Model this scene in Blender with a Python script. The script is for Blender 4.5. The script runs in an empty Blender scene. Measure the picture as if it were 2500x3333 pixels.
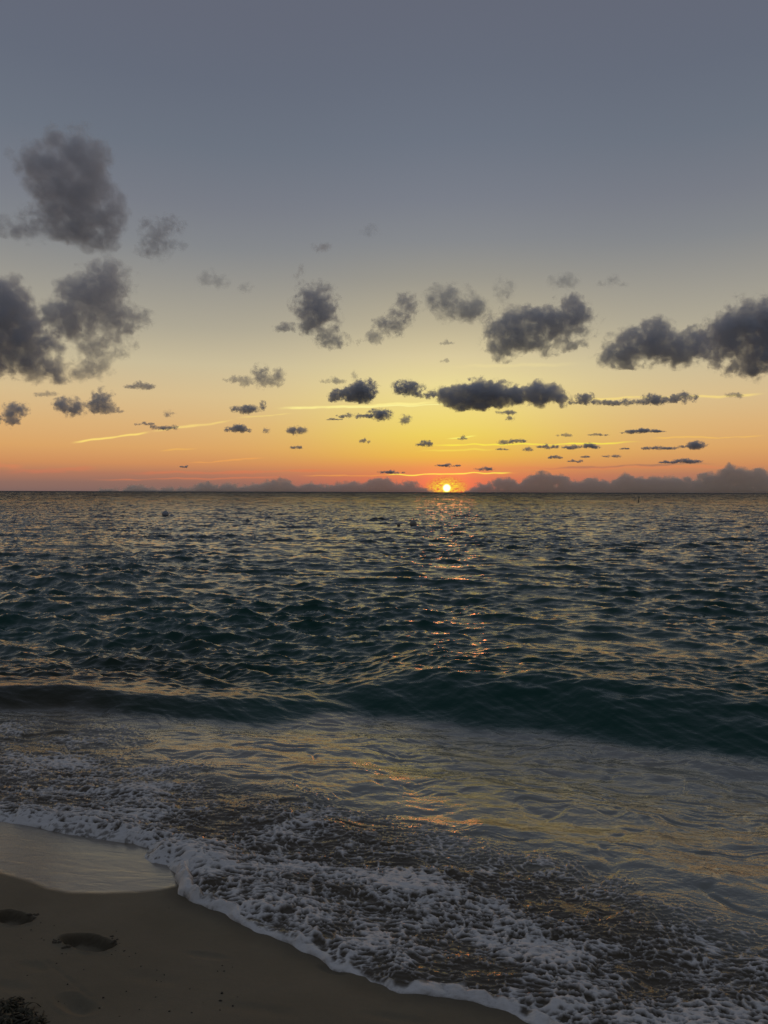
import bpy, math, random
import numpy as np

# ------------------------------------------------------------------ camera
scene = bpy.context.scene
R = math.radians
F = 2470.0                       # focal length in pixels of the 2500 x 3333 frame
CAM_H = 2.0                      # eye height over the mean sea level
PITCH = -math.atan(65.0 / F)
ROLL = R(0.18)
cam_data = bpy.data.cameras.new('camera')
cam = bpy.data.objects.new('camera', cam_data)
scene.collection.objects.link(cam)
cam.location = (0, 0, CAM_H)
from mathutils import Euler, Matrix, Vector
rot = Matrix.Rotation(R(90) + PITCH, 3, 'X') @ Matrix.Rotation(ROLL, 3, 'Z')
cam.rotation_euler = rot.to_euler()
cam_data.sensor_fit = 'VERTICAL'
cam_data.sensor_height = 36.0
cam_data.lens = 36.0 * F / 3333.0
cam_data.clip_start = 0.05
cam_data.clip_end = 300000.0
scene.camera = cam
ROT = np.array(rot)

def ray(px, py):
    """direction through a point of the 1659 x 2212 view of the photograph"""
    k = 2500.0 / 1659.0
    d = ROT @ np.array([(px * k - 1250.0) / F, (1666.5 - py * k) / F, -1.0])
    return d / np.linalg.norm(d)

def elev(px, py):
    return math.degrees(math.asin(ray(px, py)[2]))

# ------------------------------------------------------------------ look
scene.view_settings.view_transform = 'Standard'
scene.view_settings.look = 'None'
scene.view_settings.exposure = 0.0
scene.view_settings.gamma = 1.0
scene.render.engine = 'CYCLES'
scene.cycles.use_denoising = True
scene.cycles.max_bounces = 8
scene.cycles.volume_bounces = 5
scene.cycles.transparent_max_bounces = 24
scene.cycles.volume_step_rate = 0.6
scene.cycles.volume_preview_step_rate = 1.0
scene.cycles.volume_max_steps = 256
scene.cycles.sample_clamp_indirect = 3.0

def lin(c):
    return tuple((v / 255.0 / 12.92) if v / 255.0 <= 0.04045 else ((v / 255.0 + 0.055) / 1.055) ** 2.4 for v in c) + (1.0,)

class NT:
    """small helper round a node tree"""
    def __init__(self, tree):
        self.t = tree; self.n = tree.nodes; self.l = tree.links
    def node(self, kind, **kw):
        nd = self.n.new(kind)
        for k, v in kw.items():
            setattr(nd, k, v)
        return nd
    def put(self, sock, v):
        if isinstance(v, bpy.types.NodeSocket): self.l.new(v, sock)
        elif v is not None: sock.default_value = v
    def math(self, op, a, b=None, c=None, clamp=False):
        nd = self.node('ShaderNodeMath', operation=op, use_clamp=clamp)
        self.put(nd.inputs[0], a); self.put(nd.inputs[1], b)
        if c is not None: self.put(nd.inputs[2], c)
        return nd.outputs[0]
    def vmath(self, op, a, b=None, c=None, out=0):
        nd = self.node('ShaderNodeVectorMath', operation=op)
        self.put(nd.inputs[0], a)
        if b is not None: self.put(nd.inputs[1], b)
        if c is not None: self.put(nd.inputs[2], c)
        return nd.outputs[out]
    def mix(self, f, a, b, blend='MIX'):
        nd = self.node('ShaderNodeMix', data_type='RGBA', blend_type=blend)
        self.put(nd.inputs[0], f); self.put(nd.inputs[6], a); self.put(nd.inputs[7], b)
        return nd.outputs[2]
    def mapr(self, v, a, b, c=0.0, d=1.0, kind='LINEAR'):
        nd = self.node('ShaderNodeMapRange', interpolation_type=kind)
        self.put(nd.inputs[0], v); self.put(nd.inputs[1], a); self.put(nd.inputs[2], b)
        self.put(nd.inputs[3], c); self.put(nd.inputs[4], d)
        return nd.outputs[0]
    def noise(self, vec, scale, detail=4.0, rough=0.5, dist=0.0, out=0, lac=2.0):
        nd = self.node('ShaderNodeTexNoise')
        if vec is not None: self.put(nd.inputs['Vector'], vec)
        nd.inputs['Scale'].default_value = scale; nd.inputs['Detail'].default_value = detail
        nd.inputs['Roughness'].default_value = rough; nd.inputs['Distortion'].default_value = dist
        nd.inputs['Lacunarity'].default_value = lac
        return nd.outputs[out]
    def ramp(self, f, stops, interp='LINEAR'):
        nd = self.node('ShaderNodeValToRGB'); cr = nd.color_ramp; cr.interpolation = interp
        stops = sorted(stops, key=lambda s: s[0])
        while len(cr.elements) > 1: cr.elements.remove(cr.elements[-1])
        cr.elements[0].position = stops[0][0]; cr.elements[0].color = stops[0][1]
        for p, c in stops[1:]:
            e = cr.elements.new(p); e.color = c
        self.put(nd.inputs[0], f)
        return nd.outputs[0]
    def comb(self, x, y, z):
        nd = self.node('ShaderNodeCombineXYZ')
        self.put(nd.inputs[0], x); self.put(nd.inputs[1], y); self.put(nd.inputs[2], z)
        return nd.outputs[0]
    def sep(self, v):
        nd = self.node('ShaderNodeSeparateXYZ'); self.put(nd.inputs[0], v)
        return nd.outputs

# ------------------------------------------------------------------ sky
SUN = ray(965, 1054)
SUN_AZ = math.atan2(SUN[0], SUN[1])
SUN_EL = math.asin(SUN[2])
world = bpy.data.worlds.new('World')
scene.world = world
world.use_nodes = True
world.cycles.sampling_method = 'MANUAL'
world.cycles.sample_map_resolution = 1024
W = NT(world.node_tree)
W.n.clear()
wd = W.vmath('NORMALIZE', W.node('ShaderNodeTexCoord').outputs['Generated'])
dx, dy, dz = W.sep(wd)
el = W.math('MULTIPLY', W.math('ARCSINE', dz), 180 / math.pi)                 # degrees
az = W.math('MULTIPLY', W.math('ARCTAN2', dx, dy), 180 / math.pi)
daz = W.math('SUBTRACT', az, math.degrees(SUN_AZ))
# elevation -> 0..1, finer close to the horizon
epos = W.math('POWER', W.math('MULTIPLY', W.math('MAXIMUM', el, 0.0), 1 / 90.0, clamp=True), 0.5)
def stops(px, rows):
    return [(math.sqrt(max(elev(px, y), 0.0) / 90.0), lin(c)) for y, c in rows]
TOP = [(0, (102, 107, 122))]
zen = [(1.0, lin((94, 100, 113))), (0.8, lin((99, 105, 119)))]
side = W.ramp(epos, stops(300, TOP + [(150, (103, 110, 125)), (300, (110, 118, 131)), (430, (123, 127, 137)), (520, (135, 138, 142)),
    (600, (154, 152, 146)), (700, (178, 171, 152)), (780, (206, 192, 158)), (850, (220, 193, 146)), (915, (224, 181, 124)),
    (965, (223, 168, 106)), (1000, (211, 146, 96)), (1022, (180, 124, 98)), (1042, (148, 112, 100)), (1061, (126, 102, 98))]) + zen)
core = W.ramp(epos, stops(965, TOP + [(150, (104, 111, 126)), (300, (111, 119, 133)), (430, (124, 129, 140)), (520, (137, 140, 144)),
    (600, (157, 154, 144)), (700, (190, 180, 152)), (770, (221, 206, 162)), (830, (239, 222, 155)), (890, (243, 222, 128)),
    (940, (240, 212, 98)), (985, (237, 186, 80)), (1010, (232, 150, 86)), (1035, (224, 122, 86)), (1061, (196, 98, 82))]) + zen)
g1 = W.math('EXPONENT', W.math('MULTIPLY', W.math('MULTIPLY', daz, daz), -1 / (2 * 7.5 ** 2)))
sky = W.mix(g1, side, core)
# the half of the sky behind the viewer is already going dark
back = W.ramp(epos, [(0.0, lin((112, 106, 106))), (0.25, lin((108, 106, 110))), (0.5, lin((98, 102, 110))), (1.0, lin((94, 100, 113)))])
fwd = W.mapr(dy, -0.35, 0.75, kind='SMOOTHSTEP')
sky = W.mix(fwd, back, sky)
# physical sky on top of the measured colours
nish = W.node('ShaderNodeTexSky', sky_type='NISHITA')
nish.sun_disc = False
nish.sun_elevation = max(SUN_EL, R(0.3)); nish.sun_rotation = SUN_AZ
nish.altitude = 5.0; nish.air_density = 1.0; nish.dust_density = 1.5
nsc = W.vmath('SCALE', nish.outputs[0]); nsc.node.inputs[3].default_value = 0.05
sky = W.mix(0.06, sky, nsc)
# thin high ice cloud and old vapour trails, lit by the low sun: streaks on great lines
def streak(p0, p1, halfw, strength, col, seed, breakup=0.5, fade=0.12):
    """band between two directions (points of the 1659-wide view)"""
    a0, e0 = math.degrees(math.atan2(ray(*p0)[0], ray(*p0)[1])), elev(*p0)
    a1, e1 = math.degrees(math.atan2(ray(*p1)[0], ray(*p1)[1])), elev(*p1)
    m = (e1 - e0) / (a1 - a0)
    line = W.math('MULTIPLY_ADD', az, m, e0 - m * a0)
    off = W.math('ABSOLUTE', W.math('SUBTRACT', W.math('SUBTRACT', el, line), W.math('MULTIPLY', W.math('SUBTRACT', wob, 0.5), 0.55)))
    t = W.mapr(az, a0, a1)
    ends = W.math('MULTIPLY', W.mapr(t, 0.0, fade, kind='SMOOTHSTEP'), W.mapr(t, 1.0, 1.0 - fade, kind='SMOOTHSTEP'))
    nv = W.noise(W.comb(W.math('MULTIPLY', az, 0.5), W.math('MULTIPLY', el, 2.5), seed * 3.7), 1.0, 4, 0.6)
    hw = W.math('MULTIPLY', W.mapr(nv, 0.25, 0.75, 1.0 - breakup, 1.0 + breakup), halfw * 0.0349)
    s = W.math('MULTIPLY', W.mapr(W.math('DIVIDE', off, hw), 1.0, 0.1, kind='SMOOTHSTEP'), ends)
    s = W.math('MULTIPLY', s, W.math('MULTIPLY', W.mapr(nv, 0.2, 0.6, 1 - breakup, 1.0), strength))
    return s, lin(col)
wob = W.noise(W.comb(W.math('MULTIPLY', az, 0.35), 3.0, 1.0), 1.0, 2, 0.5)
for i, s in enumerate([
        ((148, 958), (330, 932), 3.2, .95, (255, 224, 120), .35, .2), ((320, 933), (510, 906), 3.6, .7, (252, 222, 128), .6, .2),
        ((505, 903), (640, 893), 3.0, .55, (252, 226, 130), .6, .3),
        ((590, 883), (960, 868), 4.2, .9, (255, 240, 150), .4, .15), ((1230, 862), (1659, 851), 3.6, .75, (250, 222, 130), .5, .1),
        ((700, 880), (1000, 872), 2.0, .8, (255, 246, 160), .5, .2),
        ((950, 792), (1270, 785), 5.0, .35, (240, 222, 158), .6, .3),
        ((900, 962), (1400, 955), 2.4, .8, (255, 240, 80), .5, .2), ((1400, 946), (1659, 942), 2.4, .5, (252, 200, 90), .5, .15),
        ((960, 948), (1035, 943), 2.4, .8, (255, 246, 120), .3, .3), ((890, 974), (1090, 971), 3.0, .5, (250, 230, 90), .5, .3),
        ((400, 1000), (580, 988), 2.4, .55, (246, 170, 88), .6, .2), ((340, 974), (430, 969), 2.4, .5, (248, 190, 90), .6, .3),
        ((180, 1037), (640, 1030), 2.4, .35, (238, 128, 76), .6, .2), ((640, 1028), (1130, 1022), 2.2, .45, (255, 176, 70), .35, .1),
        ((830, 1026), (1110, 1021), 2.0, .95, (255, 236, 90), .3, .1),
        ((-60, 1000), (60, 1008), 8.0, .4, (226, 130, 90), .7, .3), ((0, 1018), (230, 1012), 7.0, .35, (224, 120, 86), .7, .3),
        ((1150, 1012), (1560, 1000), 3.0, .5, (120, 98, 96), .6, .2), ((1040, 1012), (1659, 1006), 5.0, .35, (226, 130, 88), .6, .2),
        ((250, 1022), (760, 1016), 5.0, .4, (232, 120, 78), .7, .2)]):
    f, c = streak(s[0], s[1], s[2], s[3], s[4], i + 1.0, s[5], s[6])
    sky = W.mix(f, sky, c)
# glow round the sun, torn by the small cloud that it sets behind, then the disc
ang = W.math('MULTIPLY', W.math('ARCCOSINE', W.vmath('DOT_PRODUCT', wd, tuple(SUN), out=1)), 180 / math.pi)
dael = W.math('SUBTRACT', el, math.degrees(SUN_EL))
ell = W.math('SQRT', W.math('ADD', W.math('POWER', W.math('ABSOLUTE', W.math('MULTIPLY', daz, 0.50)), 2.0), W.math('POWER', W.math('ABSOLUTE', W.math('MULTIPLY', dael, 0.9)), 2.0)))
halo = W.math('EXPONENT', W.math('MULTIPLY', ell, -1.7))
gl = W.vmath('SCALE', (1.0, 0.13, 0.02)); W.put(gl.node.inputs[3], W.math('MULTIPLY', halo, 1.0))
sky = W.vmath('ADD', sky, gl)
cn = W.noise(W.comb(W.math('MULTIPLY', az, 1.6), W.math('MULTIPLY', el, 3.2), 5.0), 2.2, 8, 0.7, 0.6)
lining = W.math('MULTIPLY', W.mapr(W.math('ABSOLUTE', W.math('SUBTRACT', cn, 0.5)), 0.045, 0.012, kind='SMOOTHSTEP'), W.mapr(ell, 1.0, 0.3, kind='SMOOTHSTEP'))
fill = W.math('MULTIPLY', W.mapr(cn, 0.56, 0.585), W.mapr(ell, 0.7, 0.35, kind='SMOOTHSTEP'))
sky = W.mix(W.math('MULTIPLY', W.mapr(ell, 1.0, 0.5, kind='SMOOTHSTEP'), 0.75), sky, lin((216, 104, 64)))
sky = W.mix(W.math('MAXIMUM', lining, fill), sky, lin((255, 226, 60)))
sky = W.mix(W.mapr(ang, 0.41, 0.28, kind='SMOOTHSTEP'), sky, lin((255, 236, 90)))
sky = W.mix(W.mapr(ang, 0.30, 0.22, kind='SMOOTHSTEP'), sky, (3.0, 1.7, 0.95, 1))
# below the horizon: dark sea colour
sky = W.mix(W.mapr(el, -0.05, -0.4), sky, lin((40, 44, 48)))
bg = W.node('ShaderNodeBackground'); W.put(bg.inputs[0], sky); bg.inputs[1].default_value = 1.0
W.l.new(bg.outputs[0], W.node('ShaderNodeOutputWorld').inputs[0])

sun_data = bpy.data.lights.new('sun', 'SUN')
sun = bpy.data.objects.new('sun', sun_data)
scene.collection.objects.link(sun)
sun_data.energy = 0.05
sun_data.color = (1.0, 0.26, 0.09)
sun_data.angle = R(5.0)
sun.rotation_euler = Vector((-SUN[0], -SUN[1], -max(SUN[2], 0.006))).to_track_quat('-Z', 'Y').to_euler()

# ------------------------------------------------------------------ object helpers
def link(o, parent=None):
    scene.collection.objects.link(o)
    if parent is not None: o.parent = parent
    return o
def tag(o, label=None, cat=None, group=None, kind=None):
    if label: o['label'] = label
    if cat: o['category'] = cat
    if group: o['group'] = group
    if kind: o['kind'] = kind
    return o
def mesh_np(name, verts, faces, mat=None, smooth=True):
    """verts (n,3), faces (m,4) or (m,3) arrays"""
    me = bpy.data.meshes.new(name)
    n, m, k = len(verts), len(faces), faces.shape[1]
    me.vertices.add(n); me.vertices.foreach_set('co', np.ascontiguousarray(verts, dtype=np.float32).ravel())
    me.loops.add(m * k); me.loops.foreach_set('vertex_index', np.ascontiguousarray(faces, dtype=np.int32).ravel())
    me.polygons.add(m); me.polygons.foreach_set('loop_start', np.arange(0, m * k, k, dtype=np.int32))
    try: me.polygons.foreach_set('loop_total', np.full(m, k, dtype=np.int32))
    except Exception: pass
    if smooth: me.polygons.foreach_set('use_smooth', np.ones(m, dtype=bool))
    me.update(calc_edges=True)
    if mat: me.materials.append(mat)
    return me
def attr(me, name, vals):
    a = me.attributes.new(name, 'FLOAT', 'POINT')
    a.data.foreach_set('value', np.ascontiguousarray(vals, dtype=np.float32).ravel())
def ico_np(sub=2):
    import bmesh
    bm = bmesh.new(); bmesh.ops.create_icosphere(bm, subdivisions=sub, radius=1.0)
    v = np.array([tuple(x.co) for x in bm.verts]); f = np.array([[w.index for w in p.verts] for p in bm.faces]); bm.free()
    return v, f
ICO2 = ico_np(2); ICO3 = ico_np(3)

# ------------------------------------------------------------------ clouds: real volumes at real distances
def cloud_material(blobs, r0, opt, soft, col, seed, wisp):
    """blobs: list of ((x,y,z),(rx,ry,rz)) in metres round the cloud's centre"""
    m = bpy.data.materials.new('cloud_vapour'); m.use_nodes = True
    T = NT(m.node_tree); T.n.clear()
    p = T.node('ShaderNodeTexCoord').outputs['Object']
    q = T.vmath('MULTIPLY_ADD', p, (1 / r0,) * 3, (seed * 7.3, seed * 3.1, seed * 5.9))
    wv = T.noise(q, 1.3, 5, 0.6, out=1)
    pw = T.vmath('MULTIPLY_ADD', T.vmath('SUBTRACT', wv, (0.5, 0.5, 0.5)), (wisp * r0,) * 3, p)
    f = None
    for c, r in blobs:
        gnode = T.node('ShaderNodeTexGradient', gradient_type='SPHERICAL')
        T.put(gnode.inputs[0], T.vmath('MULTIPLY_ADD', pw, (1 / r[0], 1 / r[1], 1 / r[2]), (-c[0] / r[0], -c[1] / r[1], -c[2] / r[2])))
        f = gnode.outputs[1] if f is None else T.math('ADD', f, gnode.outputs[1])
    inside = T.mapr(f, 0.02, 0.16)
    f = T.math('MINIMUM', f, 0.85)
    nz = T.noise(q, 1.9, 9, 0.73, 0.4)
    nl = T.noise(q, 0.75, 2, 0.5)
    f = T.math('MULTIPLY_ADD', T.math('SUBTRACT', nl, 0.5), 1.5, f)
    d = T.math('MULTIPLY_ADD', T.math('SUBTRACT', nz, 0.5), 2.9, T.math('SUBTRACT', f, 0.30))
    d = T.math('MULTIPLY', T.mapr(d, 0.0, soft), inside)
    vol = T.node('ShaderNodeVolumePrincipled')
    vol.inputs['Color'].default_value = col + (1.0,)
    vol.inputs['Anisotropy'].default_value = 0.3
    T.put(vol.inputs['Density'], T.math('MULTIPLY', d, opt * 0.52 / r0))
    T.l.new(vol.outputs[0], T.node('ShaderNodeOutputMaterial').inputs['Volume'])
    m.cycles.volume_step_rate = 1.0
    return m

CLOUD_N = [0]
def cloud(label, blobs, opt=7.0, soft=0.35, col=(0.93, 0.955, 1.0), group=None, base=None, wisp=1.7, kind=None, deep=0.8):
    """blobs in the 1659-wide view: (x, y, rx, ry); the cloud's base height sets its distance"""
    CLOUD_N[0] += 1; seed = CLOUD_N[0]
    # flat puffs are rows of uneven little heaps standing on one base line
    rb = random.Random(seed * 31 + 5); out = []
    for (x, y, rx, ry) in blobs:
        if rx / ry < 2.1: out.append((x, y, rx, ry)); continue
        n = min(5, max(3, int(rx / ry)))
        for i in range(n):
            fx_ = (i + 0.5 + rb.uniform(-.3, .3)) / n * 2 - 1
            hi = ry * (1 - 0.55 * abs(fx_)) * rb.uniform(0.55, 1.35); wi = rx / n * rb.uniform(0.9, 1.7)
            out.append((x + fx_ * rx * 0.85, y + ry * 0.6 - hi * 0.75 + rb.uniform(-.25, .25) * ry, wi, hi))
    blobs = out
    cx = sum(b[0] for b in blobs) / len(blobs); cy = sum(b[1] for b in blobs) / len(blobs)
    low = max(b[1] + b[3] for b in blobs)
    base = base or 900.0
    e = max(elev(cx, low), 1.1)
    dist = min(base / math.tan(R(e)), 42000.0)
    d0 = ray(cx, cy); o0 = np.array([0, 0, CAM_H]) + d0 / d0[1] * dist
    u = 2500.0 / 1659.0 / F * dist
    loc = []
    for (x, y, rx, ry) in blobs:
        d = ray(x, y); c = np.array([0, 0, CAM_H]) + d / d[1] * dist - o0
        rz = max(0.35 * (rx + ry), 3.0) * deep
        loc.append(((c[0], random.uniform(-.2, .2) * rz * u, c[2]), (rx * u * 1.45, rz * u * 1.45, ry * u * 1.45)))
    r0 = u * float(np.mean([math.sqrt(b[2] * b[3]) for b in blobs]))
    vs, fs, n = [], [], 0
    for c, r in loc:
        v, f = ICO2
        vs.append(v * np.array(r) * 0.98 + np.array(c)); fs.append(f + n); n += len(v)
    mat = cloud_material(loc, r0, opt, soft, col, seed, wisp)
    me = mesh_np('cloud', np.vstack(vs), np.vstack(fs), mat)
    o = link(bpy.data.objects.new('cloud', me)); o.location = o0
    if len(loc) > 1:
        md = o.modifiers.new('skin', 'REMESH'); md.mode = 'VOXEL'
        md.voxel_size = min(min(r) for _, r in loc) / 3.0
    tag(o, label, 'cloud', group, kind)
    return o

G = None
cloud('tall dark grey cloud standing alone, highest in the upper left sky',
      [(155, 312, 62, 42), (85, 345, 60, 38), (172, 385, 72, 66), (188, 455, 70, 62), (205, 505, 52, 34), (60, 490, 62, 30), (125, 465, 60, 38), (110, 405, 52, 44), (150, 360, 60, 50), (225, 470, 36, 60)], 5.0, .7)
cloud('ragged thin grey cloud right of the tall one in the upper left', [(350, 492, 44, 26), (332, 535, 36, 28), (385, 528, 30, 14)], 1.6, .6)
cloud('dark slate blue cloud cut by the left edge of the sky',
      [(5, 640, 50, 44), (20, 690, 66, 50), (70, 735, 70, 46), (20, 775, 66, 36), (105, 800, 56, 28), (-40, 720, 60, 70)], 8.0, .5)
cloud('big ragged grey cloud beside the dark slate blue one on the left',
      [(230, 610, 62, 46), (185, 660, 76, 48), (275, 685, 48, 26), (225, 735, 62, 40), (190, 800, 46, 22), (140, 618, 28, 16), (130, 700, 50, 40)], 4.5, .55)
cloud('small soft grey puff right of the ragged clouds on the left', [(458, 606, 32, 20)], 1.6, .7)
cloud('mid grey cloud with a ragged tail, left of centre',
      [(680, 650, 46, 38), (690, 695, 42, 34), (632, 708, 40, 12), (718, 735, 34, 18)], 4.0, .5)
cloud('pinkish wisp high above the mid grey cloud left of centre', [(690, 535, 20, 10), (704, 531, 12, 7)], 1.0, .6, (0.97, 0.85, 0.82))
cloud('small pinkish strand rising from the top of the mid grey cloud', [(650, 584, 9, 12), (640, 600, 10, 10)], 1.2, .6, (0.97, 0.88, 0.86))
cloud('slanting ragged grey cloud at the centre of the sky', [(878, 662, 30, 28), (846, 702, 36, 24), (800, 735, 34, 16)], 2.6, .5)
cloud('soft dark cloud above and right of the sky centre', [(972, 652, 50, 38), (1022, 668, 34, 26)], 4.0, .7)
cloud('small upright grey puff between the two dark clouds right of centre', [(1088, 622, 22, 28)], 2.0, .7)
cloud('broad dark cloud with a torn light gap and a pink tip right of centre',
      [(1120, 705, 64, 40), (1085, 740, 42, 34), (1235, 690, 54, 44), (1180, 745, 76, 30), (1242, 655, 20, 18), (1170, 690, 44, 30)], 5.0, .45)
cloud('small grey puff above the broad dark cloud with the pink tip', [(1220, 608, 30, 18)], 1.6, .7)
cloud('faintest flat grey puff high in the right of the sky', [(1320, 608, 36, 14)], 0.8, .8)
cloud('dark heaped cloud left of the large one at the right edge',
      [(1385, 745, 66, 42), (1330, 770, 46, 22), (1420, 715, 36, 28), (1465, 755, 44, 36), (1500, 745, 40, 36)], 6.0, .4)
cloud('largest slate blue cloud cut by the right edge of the sky',
      [(1565, 735, 52, 56), (1625, 695, 60, 56), (1650, 750, 60, 60), (1610, 795, 60, 22), (1700, 700, 60, 60)], 8.0, .5)
cloud('wispy grey cloud with a small dark column on its right end', [(560, 822, 44, 20), (602, 812, 14, 17), (500, 820, 26, 8)], 2.2, .4)
cloud('dark triangular heaped cloud above the bright yellow streak left of centre',
      [(760, 854, 50, 16), (790, 838, 26, 18), (728, 860, 28, 10)], 7.0, .3)
cloud('thin grey wisps above the dark triangular cloud', [(722, 824, 30, 8), (766, 813, 8, 12)], 1.5, .4)
cloud('dark cloud left end piece beside the long flat cloud over the sun', [(880, 838, 32, 16), (908, 852, 24, 10)], 5.0, .35)
cloud('long flat dark cloud above the setting sun',
      [(958, 852, 32, 18), (1000, 850, 42, 26), (1045, 848, 42, 28), (1090, 850, 40, 24), (1130, 855, 38, 19), (1172, 850, 40, 25), (1212, 860, 26, 17), (1000, 868, 36, 18), (1050, 866, 36, 18)], 8.0, .3)
cloud('thin ragged dark cloud strip right of the long flat cloud',
      [(1275, 865, 52, 10), (1340, 868, 46, 9), (1420, 864, 50, 12), (1475, 860, 32, 12)], 5.0, .3)
cloud('small flat cloud under the ragged clouds on the left', [(305, 834, 34, 8)], 3.0, .4)
cloud('roundish dark cloud in the lower left sky', [(155, 878, 32, 22), (128, 874, 18, 12)], 5.0, .4)
cloud('peaked cloud right of the roundish dark one in the lower left sky', [(222, 862, 24, 22), (240, 886, 32, 9), (205, 878, 20, 14)], 3.6, .4)
cloud('dark cloud touching the left edge low in the sky', [(35, 884, 26, 16), (15, 905, 36, 16)], 5.0, .4)
cloud('dark cloud over the left vapour trail with a curl on its right end', [(526, 884, 34, 10), (566, 876, 8, 11)], 5.0, .35)
cloud('flat cloud crossed by the bright vapour trail on the left', [(315, 914, 24, 5), (352, 922, 32, 7)], 4.0, .35)
cloud('small flat dark cloud below the trail, left of centre', [(514, 928, 34, 7)], 6.0, .35)
cloud('small heaped cloud in the orange sky left of centre', [(640, 931, 25, 10)], 5.0, .35)
cloud('pair of flat dark puffs joined under the long yellow streak', [(770, 898, 42, 7), (822, 895, 25, 12)], 5.0, .35)
cloud('tiny round cloud just right of the joined puffs', [(875, 906, 13, 10)], 4.0, .4)
cloud('small ragged cloud under the long flat cloud', [(1096, 890, 26, 7), (1102, 904, 10, 6)], 3.4, .4)
cloud('small dark cloud in the yellow glow left of the sun', [(920, 958, 22, 6)], 6.0, .35)
cloud('small cloud in the yellow glow right above the sun', [(1106, 952, 30, 8)], 4.5, .35)
cloud('heaped pair of small dark clouds right of the sun', [(1183, 965, 26, 6), (1262, 964, 34, 6), (1230, 967, 20, 4)], 6.0, .35)
cloud('flat streaky cloud in the orange sky on the right', [(1398, 930, 44, 5), (1360, 934, 22, 3)], 5.0, .35)
cloud('dark flat cloud low near the right edge', [(1502, 962, 36, 8)], 6.0, .35)
cloud('thin flat strip of cloud left of the dark flat one near the right edge', [(1420, 968, 46, 4)], 4.5, .35)
cloud('long thin cloud just over the bank near the right edge', [(1478, 996, 42, 5), (1440, 999, 20, 3)], 5.0, .35)
cloud('small grey puff near the right edge beside the yellow streak', [(1588, 854, 22, 7)], 2.4, .4)
SPECK = 'specks of cloud low over the sea'
for (x, y, rx, ry, op, lab) in [
        (788, 953, 12, 5, 4, 'speck of cloud in the orange sky below the joined puffs'),
        (640, 966, 18, 4, 4, 'speck of cloud below the small heaped cloud left of centre'),
        (398, 1008, 11, 3, 5, 'lone dark speck of cloud above the bank on the left'),
        (365, 893, 12, 8, 2.4, 'faint speck of cloud above the trail-crossed flat cloud'),
        (970, 1004, 30, 5, 6, 'dark cloud speck straight above the sun'),
        (848, 1020, 30, 4, 6, 'dark cloud speck on top of the bank left of the sun'),
        (1042, 1012, 24, 5, 5, 'dark cloud speck on top of the bank right of the sun'),
        (1245, 996, 18, 4, 5, 'dark cloud speck under the heaped pair right of the sun'),
        (1266, 986, 13, 4, 4, 'small speck of cloud close under the heaped pair'),
        (1322, 985, 24, 4, 4, 'flat speck of cloud midway between sun and right edge'),
        (1200, 988, 20, 4, 4, 'flat speck of cloud left of the dark one under the heaped pair'),
        (1292, 938, 22, 4, 3, 'flat speck of cloud left of the flat streaky cloud'),
        (1220, 940, 20, 4, 2, 'faint reddish speck of cloud high right of the sun'),
        (1140, 970, 14, 5, 3, 'reddish speck of cloud left of the heaped pair'),
        (1085, 970, 16, 4, 3, 'reddish speck of cloud right of the sun glow'),
        (575, 930, 8, 6, 3, 'tiny round speck between two small flat clouds on the left'),
        (100, 850, 28, 9, 1.3, 'pale ghost of a cloud above the roundish dark one'),
        (528, 622, 18, 12, .7, 'pale ghost of a cloud right of the small soft grey puff'),
        (962, 740, 18, 6, 1.2, 'pale speck of cloud under the soft dark cloud'),
        (960, 778, 15, 6, 1.0, 'pale speck of cloud above the long flat cloud'),
        (800, 498, 22, 14, .5, 'faintest ghost of a cloud high in the middle of the sky'),
        (1350, 968, 14, 3, 4, 'tiny dark speck left of the thin flat strip'),
        (722, 905, 20, 3, 3, 'thin speck of cloud left of the joined puffs'),
        (1000, 946, 12, 4, 3, 'reddish speck of cloud above the streak over the sun')]:
    cloud(lab, [(x, y, rx, ry)], op, .4, group=SPECK)

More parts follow.
